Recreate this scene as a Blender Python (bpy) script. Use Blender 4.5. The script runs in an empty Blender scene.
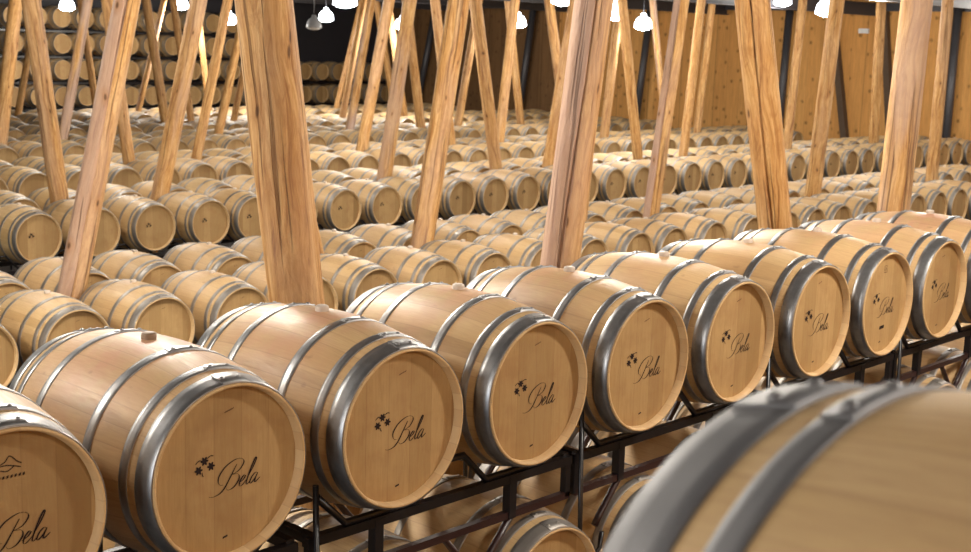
import bpy, math, random
from mathutils import Vector, Matrix
random.seed(7)
S = bpy.context.scene
COL = S.collection
PI = math.pi
ZF = 3.6                      # eye height above the floor
# ------------------------------------------------------------------ camera
FP, YAW, PIT, ROL = 1316.0, 0.814, 0.176, 0.031
Fv = Vector((math.sin(YAW)*math.cos(PIT), math.cos(YAW)*math.cos(PIT), -math.sin(PIT)))
R0 = Vector((math.cos(YAW), -math.sin(YAW), 0)); U0 = R0.cross(Fv)
Rv = R0*math.cos(ROL)+U0*math.sin(ROL); Uv = -R0*math.sin(ROL)+U0*math.cos(ROL)
cd = bpy.data.cameras.new('camera'); cam = bpy.data.objects.new('camera', cd); COL.objects.link(cam)
M = Matrix((Rv, Uv, -Fv)).transposed().to_4x4(); M.translation = Vector((0, 0, ZF)); cam.matrix_world = M
cd.sensor_width = 36; cd.lens = FP/971*36; cd.clip_start = .05; cd.clip_end = 200
cd.dof.use_dof = True; cd.dof.focus_distance = 5.2; cd.dof.aperture_fstop = 6.3
S.camera = cam
def ray(x, y): return Fv*FP+Rv*(x-485.5)-Uv*(y-276)
def on_y(x, y, Y): v = ray(x, y); return v*(Y/v.y)+Vector((0, 0, ZF))
def on_x(x, y, X): v = ray(x, y); return v*(X/v.x)+Vector((0, 0, ZF))
def at_depth(x, y, d): return ray(x, y)*(d/FP)+Vector((0, 0, ZF))

# ------------------------------------------------------------------ materials
class NT:
    def __init__(s, name):
        s.m = bpy.data.materials.new(name); s.m.use_nodes = True
        s.t = s.m.node_tree; s.n = s.t.nodes; s.b = s.n['Principled BSDF']
    def new(s, t, **k):
        nd = s.n.new(t)
        for a, v in k.items(): setattr(nd, a, v)
        return nd
    def put(s, sock, v):
        if hasattr(v, 'is_output') or isinstance(v, bpy.types.NodeSocket): s.t.links.new(v, sock)
        else: sock.default_value = v
    def math(s, op, a, b=0.0, c=0.0):
        nd = s.new('ShaderNodeMath', operation=op)
        s.put(nd.inputs[0], a); s.put(nd.inputs[1], b); s.put(nd.inputs[2], c); return nd.outputs[0]
    def mix(s, f, a, b, mode='MIX'):
        nd = s.new('ShaderNodeMix', data_type='RGBA', blend_type=mode)
        s.put(nd.inputs[0], f); s.put(nd.inputs[6], a); s.put(nd.inputs[7], b); return nd.outputs[2]
    def noise(s, vec, scale=5, detail=3, rough=.5, dist=0):
        nd = s.new('ShaderNodeTexNoise'); s.put(nd.inputs['Vector'], vec)
        nd.inputs['Scale'].default_value = scale; nd.inputs['Detail'].default_value = detail
        nd.inputs['Roughness'].default_value = rough; nd.inputs['Distortion'].default_value = dist
        return nd.outputs['Fac']
    def xyz(s, v):
        nd = s.new('ShaderNodeSeparateXYZ'); s.put(nd.inputs[0], v); return nd.outputs
    def vec(s, x=0.0, y=0.0, z=0.0):
        nd = s.new('ShaderNodeCombineXYZ')
        for i, v in enumerate((x, y, z)): s.put(nd.inputs[i], v)
        return nd.outputs[0]
    def ramp(s, f, *st):
        nd = s.new('ShaderNodeValToRGB'); s.put(nd.inputs[0], f); e = nd.color_ramp.elements
        while len(e) < len(st): e.new(.5)
        for q, (p, c) in zip(e, st): q.position = p; q.color = c if len(c) == 4 else (*c, 1)
        return nd.outputs[0]
    def rng(s, f, a, b, c=0.0, d=1.0):
        nd = s.new('ShaderNodeMapRange'); s.put(nd.inputs[0], f)
        for i, v in enumerate((a, b, c, d)): nd.inputs[i+1].default_value = v
        return nd.outputs[0]
    def white(s, v):
        nd = s.new('ShaderNodeTexWhiteNoise', noise_dimensions='2D'); s.put(nd.inputs['Vector'], v); return nd.outputs['Value']
    def bump(s, h, st=.3, d=.01):
        nd = s.new('ShaderNodeBump'); s.put(nd.inputs['Height'], h); nd.inputs['Strength'].default_value = st
        nd.inputs['Distance'].default_value = d; s.t.links.new(nd.outputs[0], s.b.inputs['Normal'])
    def done(s, col, rough=.5, metal=0.0, spec=.5):
        s.put(s.b.inputs['Base Color'], col); s.put(s.b.inputs['Roughness'], rough); s.put(s.b.inputs['Metallic'], metal)
        s.b.inputs['Specular IOR Level'].default_value = spec
        return s.m
def g3(v): return (v, v, v, 1)
def uvof(n): return n.new('ShaderNodeUVMap').outputs[0]
def rnd(n): return n.new('ShaderNodeObjectInfo').outputs['Random']
def objco(n): return n.new('ShaderNodeTexCoord').outputs['Object']
def attr(n, name): return n.new('ShaderNodeAttribute', attribute_type='OBJECT', attribute_name=name).outputs['Fac']

def m_stave():
    n = NT('oak_staves'); u, v, _ = n.xyz(uvof(n)); r = rnd(n)
    uj = n.math('ADD', u, n.math('MULTIPLY', n.math('SINE', n.math('MULTIPLY', u, 2.1)), .18))
    idn = n.math('FLOOR', uj); fr = n.math('FRACT', uj)
    rs = n.math('MULTIPLY', r, 37.0)
    w = n.white(n.vec(idn, n.math('FLOOR', rs)))
    base = n.mix(w, (.47, .305, .13, 1), (.60, .41, .20, 1))
    base = n.mix(n.math('MULTIPLY', r, .45), base, (.56, .36, .185, 1))
    gv = n.vec(n.math('MULTIPLY', u, 3.2), n.math('ADD', n.math('MULTIPLY', v, 3.0), rs), n.math('MULTIPLY', idn, 3.7))
    gr = n.noise(gv, 3.5, 5, .65, .8)
    base = n.mix(n.rng(gr, .35, .75, 0, .42), base, (.33, .185, .085, 1))
    # wine blush round the bung and along the top
    top = n.math('ABSOLUTE', n.math('SUBTRACT', n.math('MODULO', u, 27.0), 13.5))
    ft = n.rng(top, 1.0, 6.8, 1, 0)
    fy = n.rng(n.math('ABSOLUTE', v), .02, .40, 1, .15)
    bl = n.noise(n.vec(n.math('MULTIPLY', u, .35), n.math('ADD', n.math('MULTIPLY', v, 5.0), rs), 0.0), 1.3, 3, .6)
    f = n.math('MULTIPLY', n.math('MULTIPLY', n.math('MULTIPLY', ft, fy), n.rng(bl, .32, .56)), attr(n, 'blush'))
    base = n.mix(n.math('MULTIPLY', f, .85), base, (.52, .235, .15, 1))
    # sparse dark stains
    st = n.noise(n.vec(n.math('MULTIPLY', u, .9), n.math('ADD', n.math('MULTIPLY', v, 6.0), n.math('MULTIPLY', rs, 3.0)), 4.0), 1.6, 2, .5)
    base = n.mix(n.rng(st, .70, .78, 0, .5), base, (.22, .10, .045, 1))
    seam = n.math('MINIMUM', fr, n.math('SUBTRACT', 1.0, fr))
    sm = n.rng(seam, .0, .045, 1, 0)
    base = n.mix(n.math('MULTIPLY', sm, .30), base, (.22, .11, .05, 1))
    n.bump(n.math('SUBTRACT', n.math('MULTIPLY', gr, .25), n.math('MULTIPLY', sm, .5)), .15, .003)
    return n.done(base, n.rng(gr, .3, .7, .42, .6), 0, .4)
def m_head():
    n = NT('oak_head'); x, z, _ = n.xyz(uvof(n)); r = rnd(n); rs = n.math('MULTIPLY', r, 53.0)
    bx = n.math('ADD', n.math('MULTIPLY', x, 9.5), rs); idn = n.math('FLOOR', bx); fr = n.math('FRACT', bx)
    w = n.white(n.vec(idn, 3.0))
    base = n.mix(w, (.28, .165, .062, 1), (.44, .28, .118, 1))
    gv = n.vec(n.math('ADD', n.math('MULTIPLY', x, 60.0), n.math('MULTIPLY', idn, 5.0)), n.math('ADD', n.math('MULTIPLY', z, 5.0), rs), 0.0)
    gr = n.noise(gv, 1.0, 5, .65, 1.2)
    base = n.mix(n.rng(gr, .38, .75, 0, .5), base, (.27, .14, .055, 1))
    bl = n.noise(n.vec(n.math('ADD', x, rs), z, 0.0), 7, 3, .6)
    base = n.mix(n.rng(bl, .48, .7, 0, .45), base, (.28, .14, .055, 1))
    seam = n.rng(n.math('MINIMUM', fr, n.math('SUBTRACT', 1.0, fr)), 0, .03, 1, 0)
    base = n.mix(n.math('MULTIPLY', seam, .35), base, (.2, .1, .04, 1))
    n.bump(gr, .15, .003)
    return n.done(base, .6, 0, .3)
def m_chime():
    n = NT('oak_chime'); u, v, _ = n.xyz(uvof(n)); idn = n.math('FLOOR', u); fr = n.math('FRACT', u)
    w = n.white(n.vec(idn, n.math('MULTIPLY', rnd(n), 31.0)))
    base = n.mix(w, (.50, .31, .14, 1), (.58, .385, .19, 1))
    seam = n.rng(n.math('MINIMUM', fr, n.math('SUBTRACT', 1.0, fr)), 0, .04, .22, 0)
    return n.done(n.mix(seam, base, (.2, .1, .05, 1)), .6, 0, .3)
def m_steel():
    n = NT('galvanised_hoop'); p = objco(n); g = n.noise(p, 30, 4, .6); g2 = n.noise(p, 6, 3, .6)
    c = n.mix(g, (.22, .213, .21, 1), (.37, .362, .36, 1))
    c = n.mix(n.rng(g2, .5, .75, 0, .5), c, (.15, .13, .12, 1))
    n.bump(g, .06, .002)
    return n.done(c, n.rng(g2, .3, .7, .33, .50), .92)
def m_simple(name, c, rough=.6, metal=0, spec=.5, nz=.3, sc=12):
    n = NT(name); g = n.noise(objco(n), sc, 4, .6)
    c2 = tuple(v*(1-nz) for v in c)+(1,)
    n.bump(g, .1, .003)
    return n.done(n.mix(g, (*c, 1), c2), rough, metal, spec)
def m_timber():
    n = NT('hewn_pine'); u, v, _ = n.xyz(uvof(n)); r = rnd(n); rs = n.math('MULTIPLY', r, 71.0)
    wob = n.noise(n.vec(n.math('MULTIPLY', u, 2.0), n.math('ADD', n.math('MULTIPLY', v, .9), rs), 0.0), 1.5, 2, .5)
    gu = n.math('ADD', n.math('MULTIPLY', u, 26.0), n.math('MULTIPLY', wob, 5.0))
    gr = n.noise(n.vec(gu, n.math('ADD', n.math('MULTIPLY', v, 1.6), rs), 0.0), 1.0, 5, .7, .6)
    base = n.ramp(gr, (.32, (.20, .075, .02)), (.45, (.46, .235, .075)), (.60, (.62, .37, .15)), (.8, (.70, .47, .225)))
    gs = n.noise(n.vec(n.math('MULTIPLY', u, 4.0), n.math('ADD', n.math('MULTIPLY', v, .5), rs), 2.0), 1.2, 3, .5)
    mot = n.noise(n.vec(n.math('MULTIPLY', u, 14.0), n.math('ADD', n.math('MULTIPLY', v, 5.0), rs), 9.0), 1.0, 4, .65, 1.5)
    base = n.mix(n.rng(mot, .48, .68, 0, .6), base, (.34, .15, .045, 1))
    base = n.mix(n.math('MULTIPLY', n.rng(gs, .42, .60), attr(n, 'weathered')), base, (.44, .31, .25, 1))
    hm = n.math('MULTIPLY', n.math('GREATER_THAN', u, attr(n, 'split_at')), .75)
    base = n.mix(n.math('MULTIPLY', hm, n.rng(gr, .2, .7, .6, 1)), base, (.40, .27, .225, 1))
    ck = n.noise(n.vec(n.math('ADD', n.math('MULTIPLY', u, 42.0), n.math('MULTIPLY', wob, 2.0)), n.math('ADD', n.math('MULTIPLY', v, .55), rs), 5.0), 1.0, 2, .4)
    ckm = n.rng(ck, .63, .67)
    base = n.mix(n.math('MULTIPLY', ckm, .6), base, (.10, .045, .018, 1))
    vo = n.new('ShaderNodeTexVoronoi', voronoi_dimensions='2D'); vo.inputs['Scale'].default_value = 1.0
    n.put(vo.inputs['Vector'], n.vec(n.math('ADD', n.math('MULTIPLY', u, 3.6), wob), n.math('ADD', n.math('MULTIPLY', v, 1.5), rs), 0.0))
    on = n.math('GREATER_THAN', n.xyz(vo.outputs['Color'])[0], .3)
    kn = n.math('MULTIPLY', on, n.rng(vo.outputs['Distance'], .025, .055, 1, 0))
    kr = n.math('MULTIPLY', on, n.rng(vo.outputs['Distance'], .04, .16, .5, 0))
    base = n.mix(kr, base, (.36, .16, .05, 1)); base = n.mix(n.math('MULTIPLY', kn, .85), base, (.09, .04, .018, 1))
    n.bump(n.math('SUBTRACT', n.math('ADD', gr, mot), n.math('MULTIPLY', ckm, 2.0)), .8, .010)
    return n.done(base, .7, 0, .25)
def m_wall(name, a, b, ks):
    n = NT(name); x, y, z = n.xyz(objco(n))
    h = n.math('ADD', x, y)
    bd = n.math('MULTIPLY', h, 2.2); idn = n.math('FLOOR', bd); fr = n.math('FRACT', bd)
    w = n.white(n.vec(idn, 1.0))
    gr = n.noise(n.vec(n.math('MULTIPLY', h, 14.0), n.math('ADD', n.math('MULTIPLY', z, 1.2), n.math('MULTIPLY', idn, 7.0)), 0.0), 1.0, 5, .65, 1.0)
    base = n.mix(w, (*a, 1), (*b, 1))
    base = n.mix(n.rng(gr, .4, .75, 0, .5), base, tuple(q*.45 for q in a)+(1,))
    vo = n.new('ShaderNodeTexVoronoi', voronoi_dimensions='2D'); vo.inputs['Scale'].default_value = 1.0
    n.put(vo.inputs['Vector'], n.vec(n.math('ADD', n.math('MULTIPLY', h, 3.6), gr), n.math('ADD', n.math('MULTIPLY', z, 3.0), n.math('MULTIPLY', idn, 3.3)), 0.0))
    kn = n.math('MULTIPLY', n.math('GREATER_THAN', n.xyz(vo.outputs['Color'])[1], .55), n.rng(vo.outputs['Distance'], .06, .22, ks, 0))
    base = n.mix(kn, base, tuple(q*.25 for q in a)+(1,))
    bp = n.math('FRACT', n.math('MULTIPLY', h, .8)); big = n.rng(n.math('MINIMUM', bp, n.math('SUBTRACT', 1.0, bp)), 0, .02, .6, 0)
    seam = n.rng(n.math('MINIMUM', fr, n.math('SUBTRACT', 1.0, fr)), 0, .03, .3, 0)
    base = n.mix(n.math('MAXIMUM', seam, big), base, tuple(q*.3 for q in a)+(1,))
    n.bump(gr, .2, .004)
    return n.done(base, .7, 0, .25)
def m_emit(name, c, st):
    n = NT(name); n.put(n.b.inputs['Emission Color'], (*c, 1)); n.b.inputs['Emission Strength'].default_value = st
    return n.done((.8, .8, .8, 1))

MTF = m_simple('wood_reflecting_hoop', (.34, .305, .27), .48, .65, .5, .3, 14)  # galvanised steel with the brown reflection of the wood put into its colour
MTD = m_simple('dull_galvanised_hoop', (.23, .22, .22), .55, .6, .5, .35, 9)
MS, MH, MC, MT = m_stave(), m_head(), m_chime(), m_steel()
MP = m_timber()
MR = m_simple('rack_paint', (.009, .007, .008), .35, .0, .5, .3)
MR2 = m_simple('oxide_rack_paint', (.030, .011, .010), .38, .0, .5, .3)
MB = m_simple('bung_silicone', (.62, .50, .40), .5)
MBD = m_simple('bung_wood', (.26, .16, .09), .6)
MK = m_simple('black_ink', (.028, .018, .016), .8, 0, .1)
MKF = m_simple('brown_ink', (.13, .065, .035), .8, 0, .1)
MFL = m_simple('concrete_floor', (.035, .029, .026), .55, 0, .4, .4, 1.5)
MCE = m_simple('dark_ceiling_board', (.035, .033, .035), .7)
MBK = m_simple('dark_back_wall', (.022, .020, .026), .6)
MBE = m_simple('grey_steel_beam', (.075, .072, .08), .45, .3)
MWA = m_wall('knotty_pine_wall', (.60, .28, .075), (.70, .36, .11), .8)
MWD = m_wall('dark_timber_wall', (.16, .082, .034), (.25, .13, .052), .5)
MDW = m_simple('dark_old_timber', (.12, .075, .045), .7, 0, .3, .5, 6)
MSH = m_emit('lit_prismatic_shade', (.86, .93, 1.0), 5)
MSO = m_simple('unlit_prismatic_shade', (.35, .36, .38), .4)
MLE = m_emit('lamp_diffuser', (.88, .94, 1.0), 28)
MLO = m_simple('lamp_diffuser_off', (.6, .6, .6), .5)
MWP = m_simple('white_plastic', (.8, .8, .8), .5)

# ------------------------------------------------------------------ mesh helpers
class Mb:
    def __init__(s): s.v = []; s.f = []; s.mi = []; s.uv = []; s.sm = []
    def face(s, idx, uv=None, m=0, sm=True):
        s.f.append(idx); s.mi.append(m); s.uv += uv if uv else [(0, 0)]*len(idx); s.sm.append(sm)
    def box(s, c, d, m=0, rot=None):
        b = len(s.v)
        for x in (-1, 1):
            for y in (-1, 1):
                for z in (-1, 1):
                    p = Vector((x*d[0]/2, y*d[1]/2, z*d[2]/2))
                    if rot: p = rot @ p
                    s.v.append(tuple(p+Vector(c)))
        for q in ((0, 1, 3, 2), (4, 6, 7, 5), (0, 4, 5, 1), (2, 3, 7, 6), (0, 2, 6, 4), (1, 5, 7, 3)):
            s.face([b+i for i in q], None, m, False)
    def bar(s, a, b, w, h=None, m=0):
        a, b = Vector(a), Vector(b); d = b-a; h = h or w
        q = d.to_track_quat('Y', 'Z').to_matrix()
        s.box((a+b)/2, (w, d.length, h), m, q)
    def tube(s, pts, r, n=8, m=0, caps=True):
        pts = [Vector(p) for p in pts]; rings = []
        for i, p in enumerate(pts):
            d = (pts[min(i+1, len(pts)-1)]-pts[max(i-1, 0)]).normalized()
            q = d.to_track_quat('Z', 'Y').to_matrix(); b = len(s.v)
            for k in range(n):
                t = 2*PI*k/n; s.v.append(tuple(p+q@Vector((r*math.cos(t), r*math.sin(t), 0))))
            rings.append(b)
        for a, b in zip(rings, rings[1:]):
            for k in range(n): s.face([a+k, a+(k+1) % n, b+(k+1) % n, b+k], None, m)
        if caps:
            s.face([rings[0]+k for k in range(n)][::-1], None, m, False); s.face([rings[-1]+k for k in range(n)], None, m, False)
    def grid(s, rows, closed=True, m=0, uvs=None):   # rows of points, joined ring to ring
        n = len(rows[0]); b = len(s.v)
        for rw in rows: s.v += [tuple(p) for p in rw]
        for i in range(len(rows)-1):
            for k in range(n if closed else n-1):
                k2 = (k+1) % n; uv = None
                if uvs: uv = [uvs(i, k), uvs(i, k+1), uvs(i+1, k+1), uvs(i+1, k)]
                s.face([b+i*n+k, b+i*n+k2, b+(i+1)*n+k2, b+(i+1)*n+k], uv, m)
    def mesh(s, name, mats):
        me = bpy.data.meshes.new(name); me.from_pydata(s.v, [], s.f)
        ul = me.uv_layers.new(name='UVMap'); fl = [c for uv in s.uv for c in uv]
        ul.data.foreach_set('uv', fl)
        me.polygons.foreach_set('material_index', s.mi); me.polygons.foreach_set('use_smooth', s.sm)
        for m in mats: me.materials.append(m)
        me.update(); return me
def link(name, me, parent=None, loc=(0, 0, 0), rz=0):
    o = bpy.data.objects.new(name, me); COL.objects.link(o)
    o.location = loc; o.rotation_euler = (0, 0, rz)
    if parent: o.parent = parent
    return o
def tag(o, label, cat, group=None, kind=None):
    if label: o['label'] = label
    if cat: o['category'] = cat
    if group: o['group'] = group
    if kind: o['kind'] = kind
    return o

# ------------------------------------------------------------------ the barrel (axis along Y, front head at y=-L/2, lowest point of the belly at z=0)
L, RB, RE = .95, .352, .290
def rad(h):                              # h measured from the front end
    return RB-(RB-RE)*abs((h-L/2)/(L/2))**2
NS = 27
def ring(y, r, seg): return [(r*math.sin(2*PI*k/seg+PI), y, RB+r*math.cos(2*PI*k/seg+PI)) for k in range(seg)]
def staves_mb(seg, nl, mb=None, mo=0, back=True, u0=0):
    mb = mb or Mb(); hs = [.008+(L-.016)*i/nl for i in range(nl+1)]
    mb.grid([ring(h-L/2, rad(h), seg) for h in hs], True, mo, lambda i, k: (u0+k*NS/seg, hs[i]-L/2))
    return mb
def chime_mb(seg, front=True, mb=None, mo=0):
    mb = mb or Mb(); sg = -1 if front else 1; r = rad(0); e = L/2
    prof = [(e-.008, r), (e-.001, r-.002), (e, r-.003), (e-.0005, r-.0105), (e-.037, r-.016)]
    if not front: prof = prof[:]
    rows = [ring(sg*y, q, seg) for y, q in prof]
    if front: rows = rows[::-1]
    mb.grid(rows[::-1] if front else rows, True, mo, lambda i, k: (k*NS/seg, i*.01))
    return mb
def head_mb(seg, front=True, mb=None, mo=0, dep=.036):
    mb = mb or Mb(); sg = -1 if front else 1; y = sg*(L/2-dep); r = rad(0)-.0155; b = len(mb.v)
    pts = ring(y, r, seg); mb.v += pts
    idx = [b+k for k in range(seg)]
    if not front: idx = idx[::-1]
    mb.face(idx, [(mb.v[i][0]*sg, mb.v[i][2]) for i in idx], mo, False)
    return mb
HOOPS = [(.005, .072, 'head_hoop'), (.106, .140, 'quarter_hoop'), (.285, .325, 'bilge_hoop'),
         (L-.325, L-.285, 'bilge_hoop'), (L-.140, L-.106, 'quarter_hoop'), (L-.072, L-.005, 'head_hoop')]
def hoop_mb(h0, h1, seg, full=True, mb=None, mo=0, ta=.0, ring_too=True):
    mb = mb or Mb(); t = .0032
    n = 3; hs = [h0+(h1-h0)*i/n for i in range(n+1)]
    def rows(off):
        out = [ring(h0-L/2, rad(h0)-.001, seg), ring(h0-L/2, rad(h0)+off-.0008, seg)]
        for h in hs: out.append(ring(h-L/2+(.0006 if h == h0 else (-.0006 if h == h1 else 0)), rad(h)+off, seg))
        out += [ring(h1-L/2, rad(h1)+off-.0008, seg), ring(h1-L/2, rad(h1)-.001, seg)]
        return out
    if ring_too: mb.grid(rows(t), True, mo)
    if full:                               # riveted overlap near the top
        a0, a1 = ta-.16, ta+.16; k = 9; w = .002
        lap = []
        for h in [h0+w, (h0+h1)/2, h1-w]:
            lap.append([((rad(h)+t*2)*math.sin(a0+(a1-a0)*j/k), h-L/2, RB+(rad(h)+t*2)*math.cos(a0+(a1-a0)*j/k)) for j in range(k+1)])
        low = [[((rad(h)+t*.5)*math.sin(a), h-L/2, RB+(rad(h)+t*.5)*math.cos(a)) for a in [a0+(a1-a0)*j/k for j in range(k+1)]] for h in (h0+w, h1-w)]
        mb.grid([low[0]]+lap+[low[1]], False, mo)
        for j in (0, k):
            b = len(mb.v); q = [low[0][j], lap[0][j], lap[1][j], lap[2][j], low[1][j]]
            mb.v += q; mb.face([b, b+1, b+2, b+3, b+4], None, mo, False)
        for a in (ta-.10, ta+.10):
            hh = (h0+h1)/2; r0 = rad(hh)+t*2
            c = Vector((math.sin(a), 0, math.cos(a))); e1 = Vector((math.cos(a), 0, -math.sin(a))); e2 = Vector((0, 1, 0))
            o = Vector((0, hh-L/2, RB))+c*r0; rw = []
            for rr, z in ((.0085, -.001), (.0075, .0025), (.0045, .0045), (.0005, .005)):
                rw.append([o+c*z+(e1*math.cos(q)+e2*math.sin(q))*rr for q in [2*PI*i/8 for i in range(8)]])
            mb.grid(rw, True, mo)
    return mb
def bung_mb():
    mb = Mb(); rw = []
    for r, z in ((.0005, .021), (.018, .021), (.024, .018), (.026, .012), (.026, -.01)):
        rw.append([(r*math.cos(-2*PI*k/16), r*math.sin(-2*PI*k/16), 2*RB+z) for k in range(16)])
    mb.grid(rw, True, 0); return mb

# lettering and grape mark, drawn as pen strokes in units of the head radius
def spline(P, n=8):
    P = [Vector(p) for p in P]; Q = [P[0]]+P+[P[-1]]; out = []
    for i in range(1, len(Q)-2):
        for k in range(n):
            t = k/n; a, b, c, d = Q[i-1:i+3]
            out.append(.5*((2*b)+(-a+c)*t+(2*a-5*b+4*c-d)*t*t+(-a+3*b-3*c+d)*t**3))
    out.append(P[-1]); return out
EY = -(L/2-.036)-.0012
RH = .265
def stroke(mb, pts, wf, mo=0, dy=0):
    n = len(pts); b = len(mb.v)
    for i, p in enumerate(pts):
        d = (pts[min(i+1, n-1)]-pts[max(i-1, 0)]); d = d.normalized() if d.length else Vector((1, 0))
        w = wf(d, i/(n-1)); q = Vector((-d.y, d.x))*w/2
        for s in (1, -1):
            e = (p+q*s)*RH; mb.v.append((e.x, EY+dy, RB+e.y))
    for i in range(n-1): mb.face([b+2*i, b+2*i+1, b+2*i+3, b+2*i+2], None, mo, False)
def bela(mb, mo=0, dense=8, bold=1.0):
    su, sv, ou, ov, sh = .108, .118, -.02, -.235, .50
    L2 = [
     [(.75, 2.45), (.35, 1.2), (.0, .25), (-.5, -.25), (-1.3, -.42), (-1.9, -.30)],
     [(-.35, .55), (-.95, .75), (-1.3, 1.5), (-.8, 2.4), (.3, 2.95), (1.25, 2.9), (1.7, 2.45), (1.35, 1.75), (.5, 1.45)],
     [(.5, 1.45), (1.35, 1.35), (1.7, .8), (1.3, .1), (.6, -.1), (.2, .15)],
     [(1.8, .35), (2.3, .6), (2.5, .95), (2.25, 1.05), (1.95, .55), (2.05, .05), (2.4, .05), (2.8, .5)],
     [(2.8, .5), (3.25, 1.7), (3.4, 2.55), (3.2, 2.6), (2.98, 1.6), (2.9, .4), (3.05, .0), (3.4, .3)],
     [(4.15, .95), (3.85, 1.05), (3.5, .7), (3.4, .2), (3.6, .0), (3.95, .35), (4.2, .95)],
     [(4.2, 1.0), (4.08, .35), (4.2, .02), (4.75, .45)]]
    sd = Vector((sh, 1)).normalized()
    for P in L2:
        pts = spline([(ou+su*(x+sh*y*.8-.2), ov+sv*y) for x, y in P], dense)
        stroke(mb, pts, lambda d, t: bold*(.005+.016*max(0, abs(d.dot(sd))-.45)/.55*(math.sin(PI*min(max(t, .02), .98))**.5)), mo)
def grapes(mb, mo=0, s=1.0, lobes=6):
    for cx, cy in ((-.316, .185), (-.225, .105), (-.398, .085)):
        b = len(mb.v); N = 36
        mb.v.append((cx*RH, EY, RB+cy*RH))
        for k in range(N):
            t = 2*PI*k/N; r = .046*s*(1+.28*math.cos(lobes*t)); mb.v.append(((cx+r*math.cos(t))*RH, EY, RB+(cy+r*math.sin(t))*RH))
        for k in range(N): mb.face([b, b+1+k, b+1+(k+1) % N], None, mo, False)
    for P in ([(-.44, .17), (-.39, .205), (-.35, .19)], [(-.28, .21), (-.23, .235), (-.19, .225)], [(-.35, .05), (-.345, .015), (-.33, .0)]):
        stroke(mb, spline(P, 5), lambda d, t: .012, mo)
def dash(mb, u, v, w, h, mo=0):
    b = len(mb.v)
    for x, y in ((u-w, v-h), (u+w, v-h+.015), (u+w, v+h+.015), (u-w, v+h)): mb.v.append((x*RH, EY, RB+y*RH))
    mb.face([b, b+1, b+2, b+3], None, mo, False)
def brand_parts(kind):
    out = []
    if kind != 'far':
        mb = Mb(); bela(mb, 0, 8 if kind != 'mid' else 4, 1.0); out.append(('lettering', mb.mesh('lettering', [MK])))
    mb = Mb(); grapes(mb, 0, 1.0 if kind != 'far' else 1.15, 6 if kind != 'far' else 3); out.append(('grape_emblem', mb.mesh('grape_emblem', [MK])))
    if kind != 'far':
        mb = Mb(); dash(mb, -.03, -.83, .035, .012); out.append(('bottom_stamp', mb.mesh('bottom_stamp', [MK])))
        mb = Mb()
        for i in range(6): dash(mb, -.02+.022*i, .72+.006*i, .0115, .006)
        out.append(('top_stamp', mb.mesh('top_stamp', [MKF])))
    if kind == 'winery':                   # mountain line and row of small capitals above
        mb = Mb()
        for P in ([(-.12, .66), (.0, .70), (.06, .76), (.14, .69), (.19, .66)], [(-.08, .66), (.02, .665), (.12, .64), (.18, .62)], [(-.05, .62), (.03, .60), (.1, .64)]):
            stroke(mb, spline(P, 5), lambda d, t: .012)
        for i in range(9): dash(mb, -.15+.045*i, .53, .012, .014)
        out[-1] = ('winery_crest', mb.mesh('winery_crest', [MK]))
    if kind == 'plate':
        mb = Mb(); dash(mb, .02, -.52, .10, .035); out.append(('black_plate', mb.mesh('black_plate', [MK])))
        mb = Mb()
        for P in ([(-.06, .66), (.06, .66), (.06, .8), (-.06, .8), (-.06, .66)], [(-.03, .69), (.0, .77), (.04, .69)]):
            stroke(mb, [Vector(p) for p in P], lambda d, t: .012, 0)
        out[-2] = ('square_stamp', mb.mesh('square_stamp', [MKF]))
    return out
def low_marks(kind=0):
    mb = Mb()
    dash(mb, -.10, -.50, .045, .075); dash(mb, .09, -.44, .045, .075)
    return mb.mesh('low_stencil', [MK])
def tree_of(label_mats): pass

def proto(seg, nl, full, brand, bung=MB, keephoops=True):
    """one barrel: Empty with parts; returns list of (name, mesh, sub) for instancing"""
    parts = [('staves', staves_mb(seg, nl).mesh('staves', [MS])),
             ('chime', chime_mb(seg, True).mesh('chime', [MC])), ('chime', chime_mb(seg, False).mesh('chime', [MC])),
             ('head', head_mb(seg, True).mesh('head', [MH])), ('head', head_mb(seg, False).mesh('head', [MH]))]
    for i, (a, b, nm) in enumerate(HOOPS):
        parts.append((nm, hoop_mb(a, b, seg, False).mesh(nm, [MT]), hoop_mb(a, b, seg, True, ta=.05+.05*(i % 2), ring_too=False).mesh('riveted_joint', [MT]) if full else None))
    parts.append(('bung', bung_mb().mesh('bung', [bung])))
    if brand: parts += brand
    return parts
def far_mesh(marks=True, seg=28):
    mb = staves_mb(seg, 8, None, 0)
    chime_mb(seg, True, mb, 2); chime_mb(seg, False, mb, 2); head_mb(seg, True, mb, 1); head_mb(seg, False, mb, 1)
    for a, b, nm in HOOPS: hoop_mb(a, b, seg, False, mb, 3)
    if marks:
        dash(mb, -.10, -.50, .045, .075, 4); dash(mb, .09, -.44, .045, .075, 4)
    return mb.mesh('far_barrel', [MS, MH, MC, MTF, MK])

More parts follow.
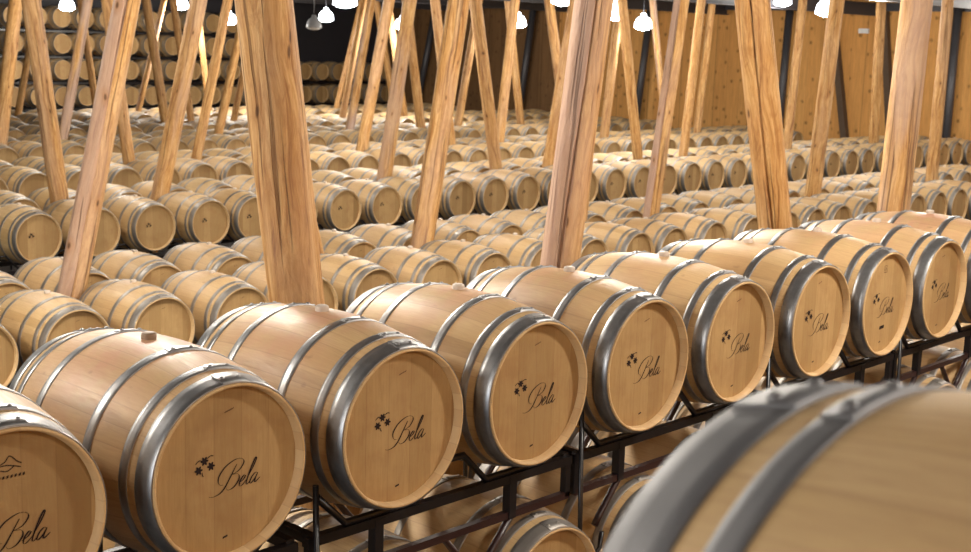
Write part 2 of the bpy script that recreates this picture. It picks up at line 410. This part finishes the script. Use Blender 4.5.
P_BIG = proto(96, 26, True, brand_parts('near'))
P_NB = [p for p in P_BIG if p[0] not in ('lettering', 'grape_emblem', 'bottom_stamp', 'top_stamp')]
P_WIN = P_NB+brand_parts('winery')
P_PLA = P_NB+brand_parts('plate')
P_DRK = [p if p[0] != 'bung' else ('bung', bung_mb().mesh('bung', [MBD])) for p in P_BIG]
MT_, MT = MT, MTF
P_MID = proto(56, 14, True, brand_parts('mid')); MT = MT_
P_MIDN = [p for p in P_MID if p[0] not in ('lettering', 'grape_emblem', 'bottom_stamp', 'top_stamp')]
P_TOP = P_MIDN+[p for p in P_MID if p[0] == 'top_stamp']
P_MIDG = P_MIDN+brand_parts('far')
HB = HOOPS; HOOPS = [(.005, .080, 'head_hoop'), (.113, .150, 'quarter_hoop')]+[h if h[2] != 'bilge_hoop' else (h[0]+(.09 if h[0] < .4 else -.09), h[1]+(.09 if h[0] < .4 else -.09), h[2]) for h in HOOPS[2:]]
MT_, MT = MT, MTD
P_FG = proto(128, 30, True, None); MT = MT_; HOOPS = HB
FARM, FARN = far_mesh(True), far_mesh(False)

def place(parts, x, yfront, zc, rz=0, blush=0.0, jit=0.0):
    """x, front-head y, axis height above floor"""
    root = link('wine_barrel', None, None, (x, yfront+L/2*(1 if True else 0), zc-RB), rz)
    for nm, me, *sub in parts:
        o = link(nm, me, root)
        if sub and sub[0]: link('riveted_joint', sub[0], o)
        if nm == 'staves': o['blush'] = blush
    return root
def place_far(me, x, yfront, zc, rz=0, rx=0):
    return link('wine_barrel', me, None, (x, yfront+L/2, zc-RB), rz)

Z = lambda zr: ZF+zr
ZA, ZB = -1.363, -2.435
VIS = {r+str(i): int(c) for r, q in {'A': '1111111111', 'B': '011111111111111111111111', 'C': '0011111111111111111111111111', 'D': '01111111111111111111112111111311111', 'E': '001111112111111133111111130111113203', 'F': '011111111111111111121111111111201', 'G': '011111111101111113111112031111', 'H': '011111111110211111122133113', 'J': '001111111101111131311203113331113', 'K': '001112111110211331301333120223', 'L': '1111111112', 'M': '22211222222', 'N': '0013123123330011333330232323', 'O': '003131011211300113312322', 'Q': '000332301323230023233222', 'S': '00002', 'T': '00011110111111100111311', 'U': '00011111111111300111313', 'V': '00011111111211', 'W': '00011111011111'}.items() for i, c in enumerate(q)}   #@VIS@
ORD = ['', 'first', 'second', 'third', 'fourth', 'fifth', 'sixth', 'seventh', 'eighth', 'ninth', 'tenth', 'eleventh', 'twelfth',
       'thirteenth', 'fourteenth', 'fifteenth', 'sixteenth', 'seventeenth', 'eighteenth', 'nineteenth', 'twentieth']
def ordn(i):
    if i < len(ORD): return ORD[i]
    if i < 30: return 'twenty-'+ORD[i-20]
    if i == 30: return 'thirtieth'
    if i == 20: return 'twentieth'
    if i < 40: return 'thirty-'+ORD[i-30]
    return 'fortieth' if i == 40 else 'forty-'+ORD[i-40]

# ------------------------------------------------------------------ barrels: positions
rj = random.Random(3)
def fill(xs, lo, hi, p):
    xs = list(xs); out = [xs[0]]
    for a, b in zip(xs, xs[1:]):
        n = max(1, round((b-a)/p))
        out += [a+(b-a)*k/n for k in range(1, n+1)]
    while out[0]-p > lo: out.insert(0, out[0]-p)
    while out[-1]+p < hi: out.append(out[-1]+p)
    for i in range(1, len(out)):            # never closer than the belly allows
        if out[i]-out[i-1] < .712: out[i] = out[i-1]+.712
    return out
AX = [1.62, 2.355, 3.099, 3.825, 4.54, 5.265, 6.02, 6.745, 7.46, 8.19]
ROWS = {}   # key -> (x list, front y, z, kind)
ROWS['A'] = (AX, 3.29, ZA)
ROWS['L'] = ([x+.16 for x in AX[2:]]+[9.07, 9.81], 3.30, -2.265)
ROWS['M'] = ([x+.03 for x in AX[:]]+[8.95], 4.66, -2.245)
ROWS['B'] = (fill([5.10, 5.89, 6.67, 7.45, 8.22, 9.07, 9.83, 11.48, 12.33, 13.03, 13.91, 15.68, 16.37, 17.07, 17.95, 19.49, 20.23, 21.04], 2.8, 22.5, .79), 9.155, ZB)
ROWS['C'] = (fill([5.99, 6.73, 7.57, 9.19, 10.81, 11.55, 13.16, 13.98, 14.75, 15.54, 16.44, 18.06, 18.94, 19.73, 20.44, 23.51], 3.6, 25.8, .78), 10.505, ZB)
ROWS['D'] = (fill([7.5, 9.08, 9.91, 10.6, 12.21, 13.01, 14.58, 15.36, 16.13, 18.45, 19.29, 19.96, 20.83, 21.61, 22.38, 24.69, 26.18, 26.98, 27.73, 30.17, 31.65, 32.46], 6.0, 33.7, .78), 14.315, ZB)
ROWS['E'] = (fill([8.0], 6.4, 33.7, .775), 15.67, ZB)
ROWS['F'] = (fill([9.65, 11.18, 12.63, 13.36, 15.55, 16.26, 17.09, 18.52, 19.2, 19.95, 20.66, 22.9, 23.62, 25.81, 26.59, 27.29, 27.99, 28.70], 8.0, 32.2, .735), 18.44, ZB)
ROWS['G'] = (fill([11.28, 12.69, 14.16, 14.93, 16.30, 18.45, 19.17, 21.17, 22.70, 23.42, 24.8, 25.50, 26.22, 28.29, 29.05, 30.48], 10.0, 31.6, .72), 22.68, ZB)
ROWS['H'] = (fill([13.44, 14.86, 16.28, 17.67, 18.40, 21.64, 22.36, 23.76, 24.52, 27.05, 29.1, 29.82], 12.0, 31.4, .72), 26.55, ZB)
ROWS['J'] = ([x+.2 for x in ROWS['F'][0]], 19.79, ZB)
ROWS['K'] = ([x+.15 for x in ROWS['G'][0]], 24.03, ZB)
ROWS['N'] = ([x+.2 for x in ROWS['H'][0]], 27.9, ZB)
ROWS['O'] = (fill([14.6], 13.4, 31.0, .735), 30.4, ZB)
ROWS['Q'] = (fill([14.8], 13.6, 31.0, .735), 31.75, ZB)
SX = fill([17.95], 16.0, 34.0, .772)
for q, (zr, hi) in enumerate(((-9, 0), (-2.02, 34), (-1.22, 34), (-.44, 27.2), (.33, 27.2))):
    ROWS['STUVW'[q]] = ([x for x in SX if x < hi], 36.9, zr)
NAME = {'A': 'front row', 'L': 'lower tier beneath the front row', 'M': 'low tier behind the front row', 'B': 'second row back', 'C': 'third row back',
        'D': 'fourth row back', 'E': 'fifth row back', 'F': 'sixth row back', 'J': 'seventh row back', 'G': 'eighth row back', 'K': 'ninth row back',
        'H': 'tenth row back', 'N': 'eleventh row back', 'O': 'twelfth row back', 'Q': 'thirteenth row back',
        'S': 'hidden bottom tier of the far wall stack', 'T': 'lowest tier seen of far wall stack', 'U': 'second tier up of far wall stack',
        'V': 'third tier up of far wall stack', 'W': 'topmost tier of far wall stack'}
LOOK = {'A': 'large pale oak barrel', 'L': 'shaded oak barrel', 'M': 'dim oak barrel', 'B': 'oak barrel showing its top and head', 'C': 'oak barrel, mostly its top,',
        'D': 'oak barrel with small grape mark', 'E': 'oak barrel seen by its top', 'F': 'oak barrel with dark low stencil', 'J': 'distant oak barrel top'}
ALAB = ['oak barrel cut by the left frame edge, winery crest above the script lettering',
        'oak barrel with wine-blushed top and brown bung, first whole lettered head from left',
        'blushed oak barrel, second whole lettered head from left, right of the thick split post',
        'oak barrel, third whole lettered head from left, in the front row',
        'oak barrel, fourth whole lettered head from left, front row centre',
        'oak barrel just left above the blurred barrel, fifth whole lettered head',
        'oak barrel in front row, sixth whole lettered head, behind the blurred barrel',
        'oak barrel with black plate on its head and a square stamp, front row',
        'oak barrel with faint script lettering, second from right in front row',
        'oak barrel cut by the right frame edge, front row end']
STUFF = Mb()
def add_stuff(x, yf, zc, u0):
    seg = 16; b0 = len(STUFF.v)
    mb = Mb(); staves_mb(seg, 6, mb, 0, True, u0*27); chime_mb(seg, True, mb, 2); head_mb(seg, True, mb, 1); head_mb(seg, False, mb, 1)
    for a, b, nm in HOOPS: hoop_mb(a, b, seg, False, mb, 3)
    STUFF.v += [(p[0]+x, p[1]+yf+L/2, p[2]+zc-RB) for p in mb.v]
    STUFF.f += [[i+b0 for i in f] for f in mb.f]; STUFF.mi += mb.mi; STUFF.uv += mb.uv; STUFF.sm += mb.sm
nst = 0
for key, (xs, yf, zr) in ROWS.items():
    cnt = 0
    for i, x in enumerate(xs):
        code = key+str(i)
        st = VIS.get(code, 0) if VIS is not None else 1
        if st == 0: continue
        if st in (1, 3): cnt += 1
        if st in (2, 3): add_stuff(x, yf, Z(zr), nst); nst += 1; continue
        jy = rj.uniform(-.015, .015) if key != 'A' else 0
        rz = rj.uniform(-.012, .012)
        if key == 'A':
            P = {0: P_WIN, 1: P_DRK, 7: P_PLA}.get(i, P_BIG)
            o = place(P, x, yf, Z(zr), 0, [.4, .9, .85, .6, .55, .4, .3, .35, .5, .9][i])
            lab = ALAB[i]
        elif key in 'LM': o = place(P_MIDN, x, yf+jy, Z(zr), rz, .1)
        elif key in 'BC': o = place(P_TOP, x, yf+jy, Z(zr), rz, .15)
        elif key == 'D': o = place(P_MIDG, x, yf+jy, Z(zr), rz, .1)
        else: o = place_far(FARM if key == 'F' else FARN, x, yf+jy, Z(zr), rz)
        if key != 'A':
            lab = f"{LOOK.get(key, 'pale barrel top')} {ordn(cnt)} from left, {NAME[key]}" if key not in 'TUVW' else f"pale barrel head {ordn(cnt)} from left, {NAME[key]}"
        tag(o, lab, 'barrel', 'barrels of the '+NAME[key] if key != 'A' else 'lettered barrels of the front row')
        o['code'] = code
if STUFF.v:
    o = link('distant_barrels', STUFF.mesh('distant_barrels', [MS, MH, MC, MTF]))
    tag(o, 'remaining oak barrels packed in the rearmost rows and deep behind the front rack', 'barrels', None, 'stuff')
# blurred barrel in the near right corner, head turned to the aisle
o = place(P_FG, 1.066, .63, Z(-.605), 0, .15)
o.rotation_euler = (0, 0, PI-.084)
ax = Vector((math.sin(-.084), -math.cos(-.084), 0))
o.location = Vector((1.067, .636, Z(-.611)-RB))+ax*(L/2)
tag(o, 'very large out-of-focus oak barrel with grey hoops, bottom right corner', 'barrel')
o['code'] = 'FG'

# ------------------------------------------------------------------ racks
def zig(xs, zc, y, up, w=.035):
    pts = []
    for i, x in enumerate(xs):
        if up: pts += [(x-.345, y, zc-.20), (x-.19, y, zc-.365), (x+.19, y, zc-.365), (x+.345, y, zc-.20)]
        else: pts += [(x-.36, y, zc+.16), (x-.20, y, zc+.375), (x+.20, y, zc+.375), (x+.36, y, zc+.16)]
    return pts
def row_rack(key, xs, yf, zc, label, feet=0.0, detail=False, legsp=1):
    x0, x1 = xs[0]-.37, xs[-1]+.37; bz = zc-.41
    root = link('barrel_rack', None, None, (x0, yf+L/2, feet))
    off = Vector((x0, yf+L/2, feet))
    def lp(p): return tuple(Vector(p)-off)
    for y in (yf+.16, yf+L-.16):
        m = Mb(); m.bar(lp((x0, y, bz)), lp((x1, y, bz)), .045, .05); link('rail', m.mesh('rail', [MR]), root)
        m = Mb(); m.tube([lp(p) for p in zig(xs, zc, y, True)], .014, 6); link('cradle', m.mesh('cradle', [MR]), root)
    ends = [x0+.02]+[(a+b)/2 for a, b in list(zip(xs, xs[1:]))[1::2]]+[x1-.02]
    for x in ends:
        for y in (yf+.16, yf+L-.16):
            m = Mb(); m.tube([lp((x, y, feet)), lp((x, y, bz+.16))], .017, 8); link('leg', m.mesh('leg', [MR]), root)
    tag(root, label, 'rack', 'dark steel barrel racks')
    return root
def pair_rack(xs, yf, zc, lxs, lz, label):
    """portable rack that carries one or two barrels and sits on the barrels below"""
    x0, x1 = xs[0]-.35, xs[-1]+.35; bz = zc-.362
    off = Vector(((x0+x1)/2, yf+L/2, lz+.36))
    root = link('barrel_rack', None, None, off)
    def lp(p): return tuple(Vector(p)-off)
    for y in (yf+.13, yf+L-.13):
        m = Mb(); m.bar(lp((x0, y, bz-.012)), lp((x1, y, bz-.012)), .035, .036); link('rail', m.mesh('rail', [MR]), root)
        m = Mb(); m.bar(lp((x0+.02, y, lz+.374)), lp((x1-.005, y, lz+.374)), .03, .03); link('lower_rail', m.mesh('lower_rail', [MR2]), root)
        pts = []
        for x in xs: pts += [(x-.30, y, zc-.22), (x-.17, y, zc-.345), (x+.17, y, zc-.345), (x+.30, y, zc-.22)]
        m = Mb(); m.tube([lp(p) for p in pts], .015, 8); link('cradle', m.mesh('cradle', [MR]), root)
        m = Mb(); pts = []
        for x in lxs: pts += [(x-.33, y, lz+.18), (x-.30, y, lz+.22), (x-.17, y, lz+.367), (x+.17, y, lz+.367), (x+.30, y, lz+.22), (x+.33, y, lz+.18)]
        pts = [p for p in pts if x0+.02 < p[0] < x1-.02]
        m.tube([lp(p) for p in pts], .016, 8); link('saddle', m.mesh('saddle', [MR2]), root)
        for x in (x0+.02, x1-.02):
            m = Mb(); m.bar(lp((x, y, bz)), lp((x, y, lz+.37)), .03); link('upright', m.mesh('upright', [MR]), root)
        for x in xs:
            m = Mb(); m.bar(lp((x-.02, y, bz)), lp((x-.02, y, lz+.36)), .04); link('stub', m.mesh('stub', [MR]), root)
        m = Mb(); m.tube([lp(p) for p in ((x0+.02, y-.03, bz+.2), (x0+.02, y-.05, lz+.16), (x0+.05, y-.05, lz+.08), (x0+.11, y-.05, lz+.06), (x0+.16, y-.05, lz+.1), (x0+.17, y-.05, lz+.17))], .011, 8); link('hook', m.mesh('hook', [MR]), root)
    for x in (x0+.02, x1-.02):
        m = Mb(); m.bar(lp((x, yf+.13, bz)), lp((x, yf+L-.13, bz)), .035); link('side_rail', m.mesh('side_rail', [MR]), root)
    tag(root, label, 'rack', 'portable racks under the front row')
wh = ['far left', 'left centre', 'middle', 'right centre', 'far right']
LN = ['first two front row barrels from left', 'third and fourth front row barrels', 'fifth and sixth front row barrels',
      'seventh and eighth front row barrels', 'two rightmost front row barrels']
for q in range(5):
    xs = AX[2*q:2*q+2]
    pair_rack(xs, 3.29, Z(ZA), [x+.16 for x in xs], Z(-2.265), 'dark red-black steel rack carrying the '+LN[q])
row_rack('L', [x+.16 for x in AX]+[9.07, 9.81], 3.30, Z(-2.265), 'dark steel rack under the lower tier of front barrels')
row_rack('M', ROWS['M'][0], 4.66, Z(-2.245), 'dark steel rack under the low tier behind the front row')
for k in 'BCDEFJGKHNOQ':
    xs, yf, zr = ROWS[k]
    row_rack(k, xs, yf, Z(zr), 'long dark steel rack carrying the barrels of the '+NAME[k].replace('hidden ', ''))
for k, kl in zip('TUVW', 'STUV'):
    xs, yf, zr = ROWS[k]
    row_rack(k, xs, yf, Z(zr), 'dark steel rack bearing the '+NAME[k], 0 if k == 'T' else Z(zr)-.50)
# rack under the blurred barrel
root = link('barrel_rack', None, None, (1.09, .16, 0)); m = Mb()
tag(root, 'dark steel rack under the blurred barrel at bottom right', 'rack')
for y in (-.3, .3):
    m = Mb(); m.bar((-.38, y, Z(-.605)-.385), (.38, y, Z(-.605)-.385), .045); link('rail', m.mesh('rail', [MR]), root)
    for x in (-.36, .36): m = Mb(); m.tube([(x, y, 0), (x, y, Z(-.605)-.25)], .018, 8); link('leg', m.mesh('leg', [MR]), root)

# ------------------------------------------------------------------ timber posts
CEIL = ZF+1.75
GAP = {'a': 4.455, 'b': 10.30, 'd': 15.465, 'f': 19.59, 'g': 23.83, 'h': 27.70, 'i': 31.55, 'j': 33.6}
# top x (y=0), base x, base y, width px at base, gap, weathering, crack facing camera
POSTS = [(16, 0, 140, 15, 'g', .2, 0), (31, 60, 201, 19, 'd', .3, 0), (127, 70, 297, 26, 'b', .9, 1), (88, 63, 136, 10, 'g', .8, 0), (80, 97, 112, 7, 'i', .2, 0),
 (107, 129, 161, 12, 'f', .2, 0), (38, 18, 114, 7, 'i', .1, 0), (146, 165, 117, 9, 'h', .2, 0), (164, 138, 112, 6, 'i', .6, 0), (199, 160, 197, 17, 'd', .4, 0),
 (173, 191, 119, 7, 'h', .1, 0), (197, 209, 110, 6, 'i', .1, 0), (228, 196, 160, 10, 'f', .1, 0), (247, 219, 131, 9, 'g', .1, 0), (258, 234, 119, 7, 'h', .1, 0),
 (264, 297, 302, 57, 'a', .25, 0), (252, 313, 253, 21, 'b', .1, 0), (362, 337, 106, 6, 'i', .2, 0), (364, 343, 114, 7, 'h', .2, 0), (371.5, 350, 129, 9, 'g', .9, 0),
 (389, 362, 147, 12, 'f', .3, 0), (376, 395, 110, 7, 'i', .2, 0), (388, 404, 113, 7, 'h', .1, 0), (410, 384, 178.6, 15, 'd', .5, 0), (406, 421, 127, 9, 'g', .2, 0),
 (435, 451, 145, 10, 'f', .2, 0), (459, 422, 245, 22, 'b', .4, 0), (479, 458, 124, 8, 'g', .2, 0), (475, 496, 168, 13, 'd', .2, 0), (515, 498, 150, 10, 'f', .2, 0),
 (508, 520.6, 123, 8, 'g', .2, 0), (549, 566, 130, 10, 'f', .2, 0), (575, 548.7, 160, 12, 'd', .2, 0), (594, 559, 270, 38, 'a', 1.0, 1), (600, 578, 222, 18, 'b', .2, 0),
 (620, 604.5, 134, 9, 'f', .2, 0), (622, 638, 159, 10, 'd', .1, 0), (652.6, 665, 125, 7, 'f', .9, 0), (682, 651, 215, 16, 'b', .8, 1), (701.5, 683, 156, 9, 'd', .2, 0),
 (712.4, 697, 132, 8, 'f', .1, 0), (751.5, 775, 228, 35, 'a', .3, 1), (803, 787, 147, 9, 'd', .1, 0), (837, 812.5, 195, 15, 'b', .2, 0), (881.6, 873.6, 141, 10, 'd', .1, 0),
 (917, 893, 213, 31, 'a', .6, 0), (948, 932, 177.5, 12, 'b', .3, 0)]
PLAB = {2: 'pale grey-brown post with long split, leaning right, left part of the hall', 15: 'thickest knotty timber post, left of centre, leaning left',
        33: 'purplish weathered post with a deep crack, centre foreground', 41: 'thick smooth orange post with dark knots, right of centre',
        45: 'thick brown post with large knot near the right edge', 26: 'knotty brown post just left of centre, leaning right',
        16: 'timber strut showing as a sliver behind the thickest post', 34: 'timber strut mostly hidden behind the purplish cracked post',
        38: 'slim grey split post between the purplish and the thick orange posts', 1: 'tan post leaning left near the left frame edge',
        9: 'tan knotted post between the split post and the thickest post', 43: 'slim orange post right of the thick smooth orange post',
        46: 'slim orange post rightmost in the photo, beside a steel column', 0: 'leftmost orange timber post, cut by the left frame edge'}
def post(i, tx, bx, by, w, gap, wea, crack):
    Y = GAP[gap]; b = on_y(bx, by, Y); t = on_y(tx, 0, Y)
    d = (t-b)/(t.z-b.z); lo = b+d*(0-b.z); hi = b+d*(CEIL-.015-b.z)
    dep = (b-Vector((0, 0, ZF))).dot(Fv); r = w*dep/FP/2
    cap = {'a': .135, 'b': .125}.get(gap, .13); r = min(r, cap)
    rn = random.Random(100+i); ax = (hi-lo); Ln = ax.length; q = ax.to_track_quat('Z', 'Y').to_matrix()
    seg = (88 if crack else 44) if gap == 'a' else ((72 if crack else 36) if gap == 'b' else 14); nl = 40 if gap in 'ab' else 12
    loc = q.inverted() @ Vector((-b.x, -b.y, 0)).normalized(); ta = math.atan2(loc.y, loc.x)
    ph = [rn.uniform(0, 6.3) for _ in range(6)]; rows = []
    ca = ta+(rn.uniform(-.25, .25) if crack else rn.uniform(1.2, 5))
    for j in range(nl+1):
        s = j/nl; rr = r*(1.05-.10*s); row = []
        ac = ca+.10*math.sin(s*5+ph[0])+.04*math.sin(s*17+ph[1])
        for k in range(seg):
            a = ca+2*PI*k/seg
            e = 1+.035*math.cos(2*a+ph[1]+s*1.5)+.025*math.cos(3*a+ph[2])+.02*math.sin(5*a+s*4+ph[3])+.012*math.sin(s*23+a*2+ph[4])
            da = (a-ac+PI) % (2*PI)-PI
            if gap in 'ab' and crack: e -= .36*max(0, 1-abs(da)/(.11+.06*math.sin(s*9+ph[2])))
            # hewn flats
            e *= 1-.03*abs(math.sin(4*a+ph[5]))
            row.append(q @ Vector((rr*e*math.cos(a), rr*e*math.sin(a), s*Ln)))
        rows.append(row)
    circ = 2*PI*r; mb = Mb()
    mb.grid(rows, True, 0, lambda i2, k: (circ*k/seg, Ln*i2/nl))
    nn = len(mb.v); mb.face(list(range(seg))[::-1], None, 0, False); mb.face(list(range(nn-seg, nn)), None, 0, False)
    o = link('timber_post', mb.mesh('timber_post', [MP]), None, lo); o['weathered'] = wea if not crack else wea*.4; o['split_at'] = circ*.5 if crack and wea > .5 else 99.0
    return o
order = sorted(range(len(POSTS)), key=lambda i: POSTS[i][1])
GN = {'b': 'between second and third rows', 'd': 'between fourth and fifth rows', 'f': 'between sixth and seventh rows', 'g': 'between eighth and ninth rows',
      'h': 'between tenth and eleventh rows', 'i': 'at the rearmost rows', 'a': 'right behind the front row'}
gc = {}
for i in order:
    P = POSTS[i]; o = post(i, *P); g = P[4]
    lean = 'leaning right' if P[0] > P[1] else 'leaning left'
    ck = ('grey' if P[5] > .6 else 'orange', lean, g)
    if i not in PLAB: gc[ck] = gc.get(ck, 0)+1
    lab = PLAB.get(i) or f"{ck[0]} timber strut {lean}, {ordn(gc[ck])} such from left {GN[g]}"
    tag(o, lab, 'post', 'leaning timber posts'); o['code'] = 'P%d' % i

# ------------------------------------------------------------------ the hall
XW, YW = 34.5, 38.2
XL, YN = -8.0, -3.5
def slab(name, c, d, mat, kind='structure'):
    m = Mb(); m.box((0, 0, 0), d); o = link(name, m.mesh(name, [mat]), None, c)
    if kind: o['kind'] = kind
    return o
slab('floor', ((XL+XW)/2, (YN+YW)/2, -.1), (XW-XL+.8, YW-YN+.8, .2), MFL)
slab('ceiling', ((XL+XW)/2, (YN+YW)/2, CEIL+.1), (XW-XL+.8, YW-YN+.8, .2), MCE)
slab('wall_back', ((XL+XW)/2, YW+.15, CEIL/2), (XW-XL, .3, CEIL), MBK)
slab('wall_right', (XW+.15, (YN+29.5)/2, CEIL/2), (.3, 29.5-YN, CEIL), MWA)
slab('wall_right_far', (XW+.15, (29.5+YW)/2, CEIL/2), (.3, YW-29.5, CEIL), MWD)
slab('wall_left', (XL-.15, (YN+YW)/2, CEIL/2), (.3, YW-YN, CEIL), MBK)
slab('wall_front', ((XL+XW)/2, YN-.15, CEIL/2), (XW-XL, .3, CEIL), MWA)
for i, y in enumerate([2.3, 7.4, 12.55, 17.7, 22.85, 28.0, 33.15]):
    m = Mb(); W = XW-XL
    m.box((0, 0, .02), (W, .16, .03)); m.box((0, 0, .33), (W, .16, .03)); m.box((0, 0, .175), (W, .02, .30))
    o = link('roof_beam', m.mesh('roof_beam', [MBE]), None, ((XL+XW)/2, y, ZF+1.02)); o['kind'] = 'structure'
    o.name = 'trim_%d' % (i+1)
m = Mb(); m.box((0, 0, 0), (.12, YW-YN, .22)); o = link('trim_8', m.mesh('trim', [MBE]), None, (XW-.06, (YN+YW)/2, ZF+1.28)); o['kind'] = 'structure'
m = Mb()
# leaning steel columns along the right wall
SC = [(433, 21, 422, 80, 'first'), (533, 10, 522, 91, 'second'), (647, 36, 638, 105, 'third'), (790, 7, 781, 105, 'fourth'), (959, 0, 946, 138, 'fifth')]
for a, b, c_, d_, nm in SC:
    p = on_x(a, b, XW-.25); q = on_x(c_, d_, XW-.25); d = (p-q)/(p.z-q.z); lo = q+d*(0-q.z); hi = q+d*(CEIL-.4-q.z)
    m = Mb(); m.tube([(0, 0, 0), tuple(hi-lo)], .115, 14)
    o = link('steel_column', m.mesh('steel_column', [MBE]), None, lo)
    m = Mb(); m.box((0, 0, .01), (.34, .34, .02)); link('base_plate', m.mesh('base_plate', [MBE]), o)
    tag(o, f'dark leaning steel column along the pine wall, {nm} counting from the hall corner', 'column', 'steel columns of the right wall')
for nm, a, b, c_, d_ in (('beside the small white wall box', 837, 58, 845, 141), ('beside the thick brown post', 886, 40, 890, 130)):
    p = on_x(a, b, XW-.12); q = on_x(c_, d_, XW-.12); d = (p-q)/(p.z-q.z); lo = q+d*(0-q.z); hi = q+d*(CEIL-.6-q.z)
    m = Mb(); m.bar((0, 0, 0), tuple(hi-lo), .20, .18)
    o = link('old_timber_brace', m.mesh('old_timber_brace', [MDW]), None, lo)
    tag(o, 'dark old timber brace on the pine wall '+nm, 'brace')
p = on_x(864.6, 31, XW); m = Mb(); m.box((-.04, 0, 0), (.08, .30, .13)); m.box((-.085, 0, -.02), (.012, .2, .05))
tag(link('white_wall_box', m.mesh('white_wall_box', [MWP]), None, p), 'small white box mounted high on the pine wall at right', 'box')  # plain white box on the wall, gives no light

# ------------------------------------------------------------------ lamps
def lamp_meshes():
    m = Mb(); rw = []
    for r, z in ((.03, .34), (.06, .33), (.07, .26), (.14, .23), (.185, .16), (.205, .07), (.215, 0), (.205, 0), (.175, .14), (.03, .2)):
        rw.append([(r*math.cos(2*PI*k/24), r*math.sin(2*PI*k/24), z) for k in range(24)])
    m.grid(rw[::-1]); sh = m.mesh('shade', [MSH]); global LSO; LSO = m.mesh('shade', [MSO])
    m = Mb(); rw = []
    for r, z in ((.001, -.055), (.09, -.045), (.16, -.02), (.19, .02), (.001, .03)):
        rw.append([(r*math.cos(2*PI*k/24), r*math.sin(2*PI*k/24), z) for k in range(24)])
    m.grid(rw[::-1]); return sh, m
LSH, ldm = lamp_meshes(); LDF = ldm.mesh('diffuser', [MLE]); LDO = ldm.mesh('diffuser', [MLO])
def lamp(p, label, on=True, power=260, group='hanging high bay lamps', scale=1):
    root = link('hanging_lamp', None, None, p)
    link('shade', LSH if on else LSO, root); link('diffuser', LDF if on else LDO, root)
    m = Mb(); m.tube([(0, 0, .33), (0, 0, CEIL-p[2])], .012, 6); link('cord', m.mesh('cord', [MBE]), root)
    tag(root, label, 'lamp', group)
    if on:
        ld = bpy.data.lights.new('lamp_light', 'POINT'); ld.energy = power; ld.shadow_soft_size = .22; ld.color = (1.0, .93, .81)
        lo = bpy.data.objects.new('lamp_light', ld); COL.objects.link(lo); lo.parent = root; lo.location = (0, 0, -.30)
    root.scale = (scale,)*3
LV = [(67, 9, 36, 'leftmost lit lamp, above the far wall stack'), (181, 8, 36, 'second lit lamp from left, between leaning posts'),
      (345, 5, 23, 'largest lit lamp, at the top edge right of the thickest post'), (326, 20, 37, 'lit lamp just below left of the largest one'),
      (314, 28, 35, 'unlit grey lamp left of centre under the lit pair'), (229, 23, 36, 'small lit lamp touching the left edge of the thickest post'),
      (402, 28, 36, 'small lit lamp peeking between crossing posts left of centre'), (518, 26, 33, 'lit lamp before the dark far corner wall'),
      (562, 3, 25, 'lit lamp at the top edge left of the purplish post'), (616, 18, 26, 'lit lamp right of the purplish post'),
      (643, 28, 31, 'lit lamp above the third steel column'), (827, 14, 24, 'lit lamp beside a slim orange post at right'),
      (472, 2, 30, 'lit lamp cut by the top frame edge near centre')]
for x, y, d, lab in LV[:-1]:
    lamp(at_depth(x, y, d), lab, 'unlit' not in lab, 95 if d > 34 else 30)
ADDED_LAMPS = [(2.6, -1.3, 60), (6.5, 1.2, 150), (-4.5, 1.6, 150), (12.5, 1.6, 110), (-3.2, 7.2, 170), (.4, 7.0, 170), (4.4, 6.9, 150), (9.0, 6.8, 150), (14.0, 6.8, 140), (20.0, 6.8, 110), (26, 5, 110), (32, 5.5, 110),
         (5.5, 12.7, 95), (11.5, 12.7, 90), (18.0, 12.7, 75), (24.5, 12.7, 65), (31.3, 11.5, 90), (9.5, 17.3, 80), (15.5, 17.3, 70), (22, 17.3, 60), (28.5, 17.3, 60), (12, 21.4, 70), (18, 21.4, 70)]
for k, (x, y, pw) in enumerate(ADDED_LAMPS):  # lamps added out of view to light the barrels and aisles
    lamp(Vector((x, y, ZF+1.12)), f'added unseen lamp over the {"near" if y < 8 else "middle"} aisle, above the frame, spot {ordn(k+1)}', True, pw, 'added lamps above the frame')
# added unseen area light for assumed daylight at the near aisle's left end
ad = bpy.data.lights.new('assumed_daylight', 'AREA'); ad.shape = 'RECTANGLE'; ad.size = 2.4; ad.size_y = 2.4; ad.energy = 80; ad.color = (.80, .89, 1.0)
ao = bpy.data.objects.new('assumed_daylight', ad); COL.objects.link(ao); ao.location = (XL+.6, 1.2, 2.9); ao.rotation_euler = (PI/2, 0, -PI/2)
w = bpy.data.worlds.new('world'); S.world = w; w.use_nodes = True
w.node_tree.nodes['Background'].inputs[0].default_value = (1, .9, .78, 1); w.node_tree.nodes['Background'].inputs[1].default_value = .0

for o in bpy.data.objects:
    if 'code' in o: del o['code']
S.view_settings.view_transform = 'Standard'; S.view_settings.look = 'None'; S.view_settings.gamma = 1
S.view_settings.use_curve_mapping = False; S.view_settings.exposure = 1.48
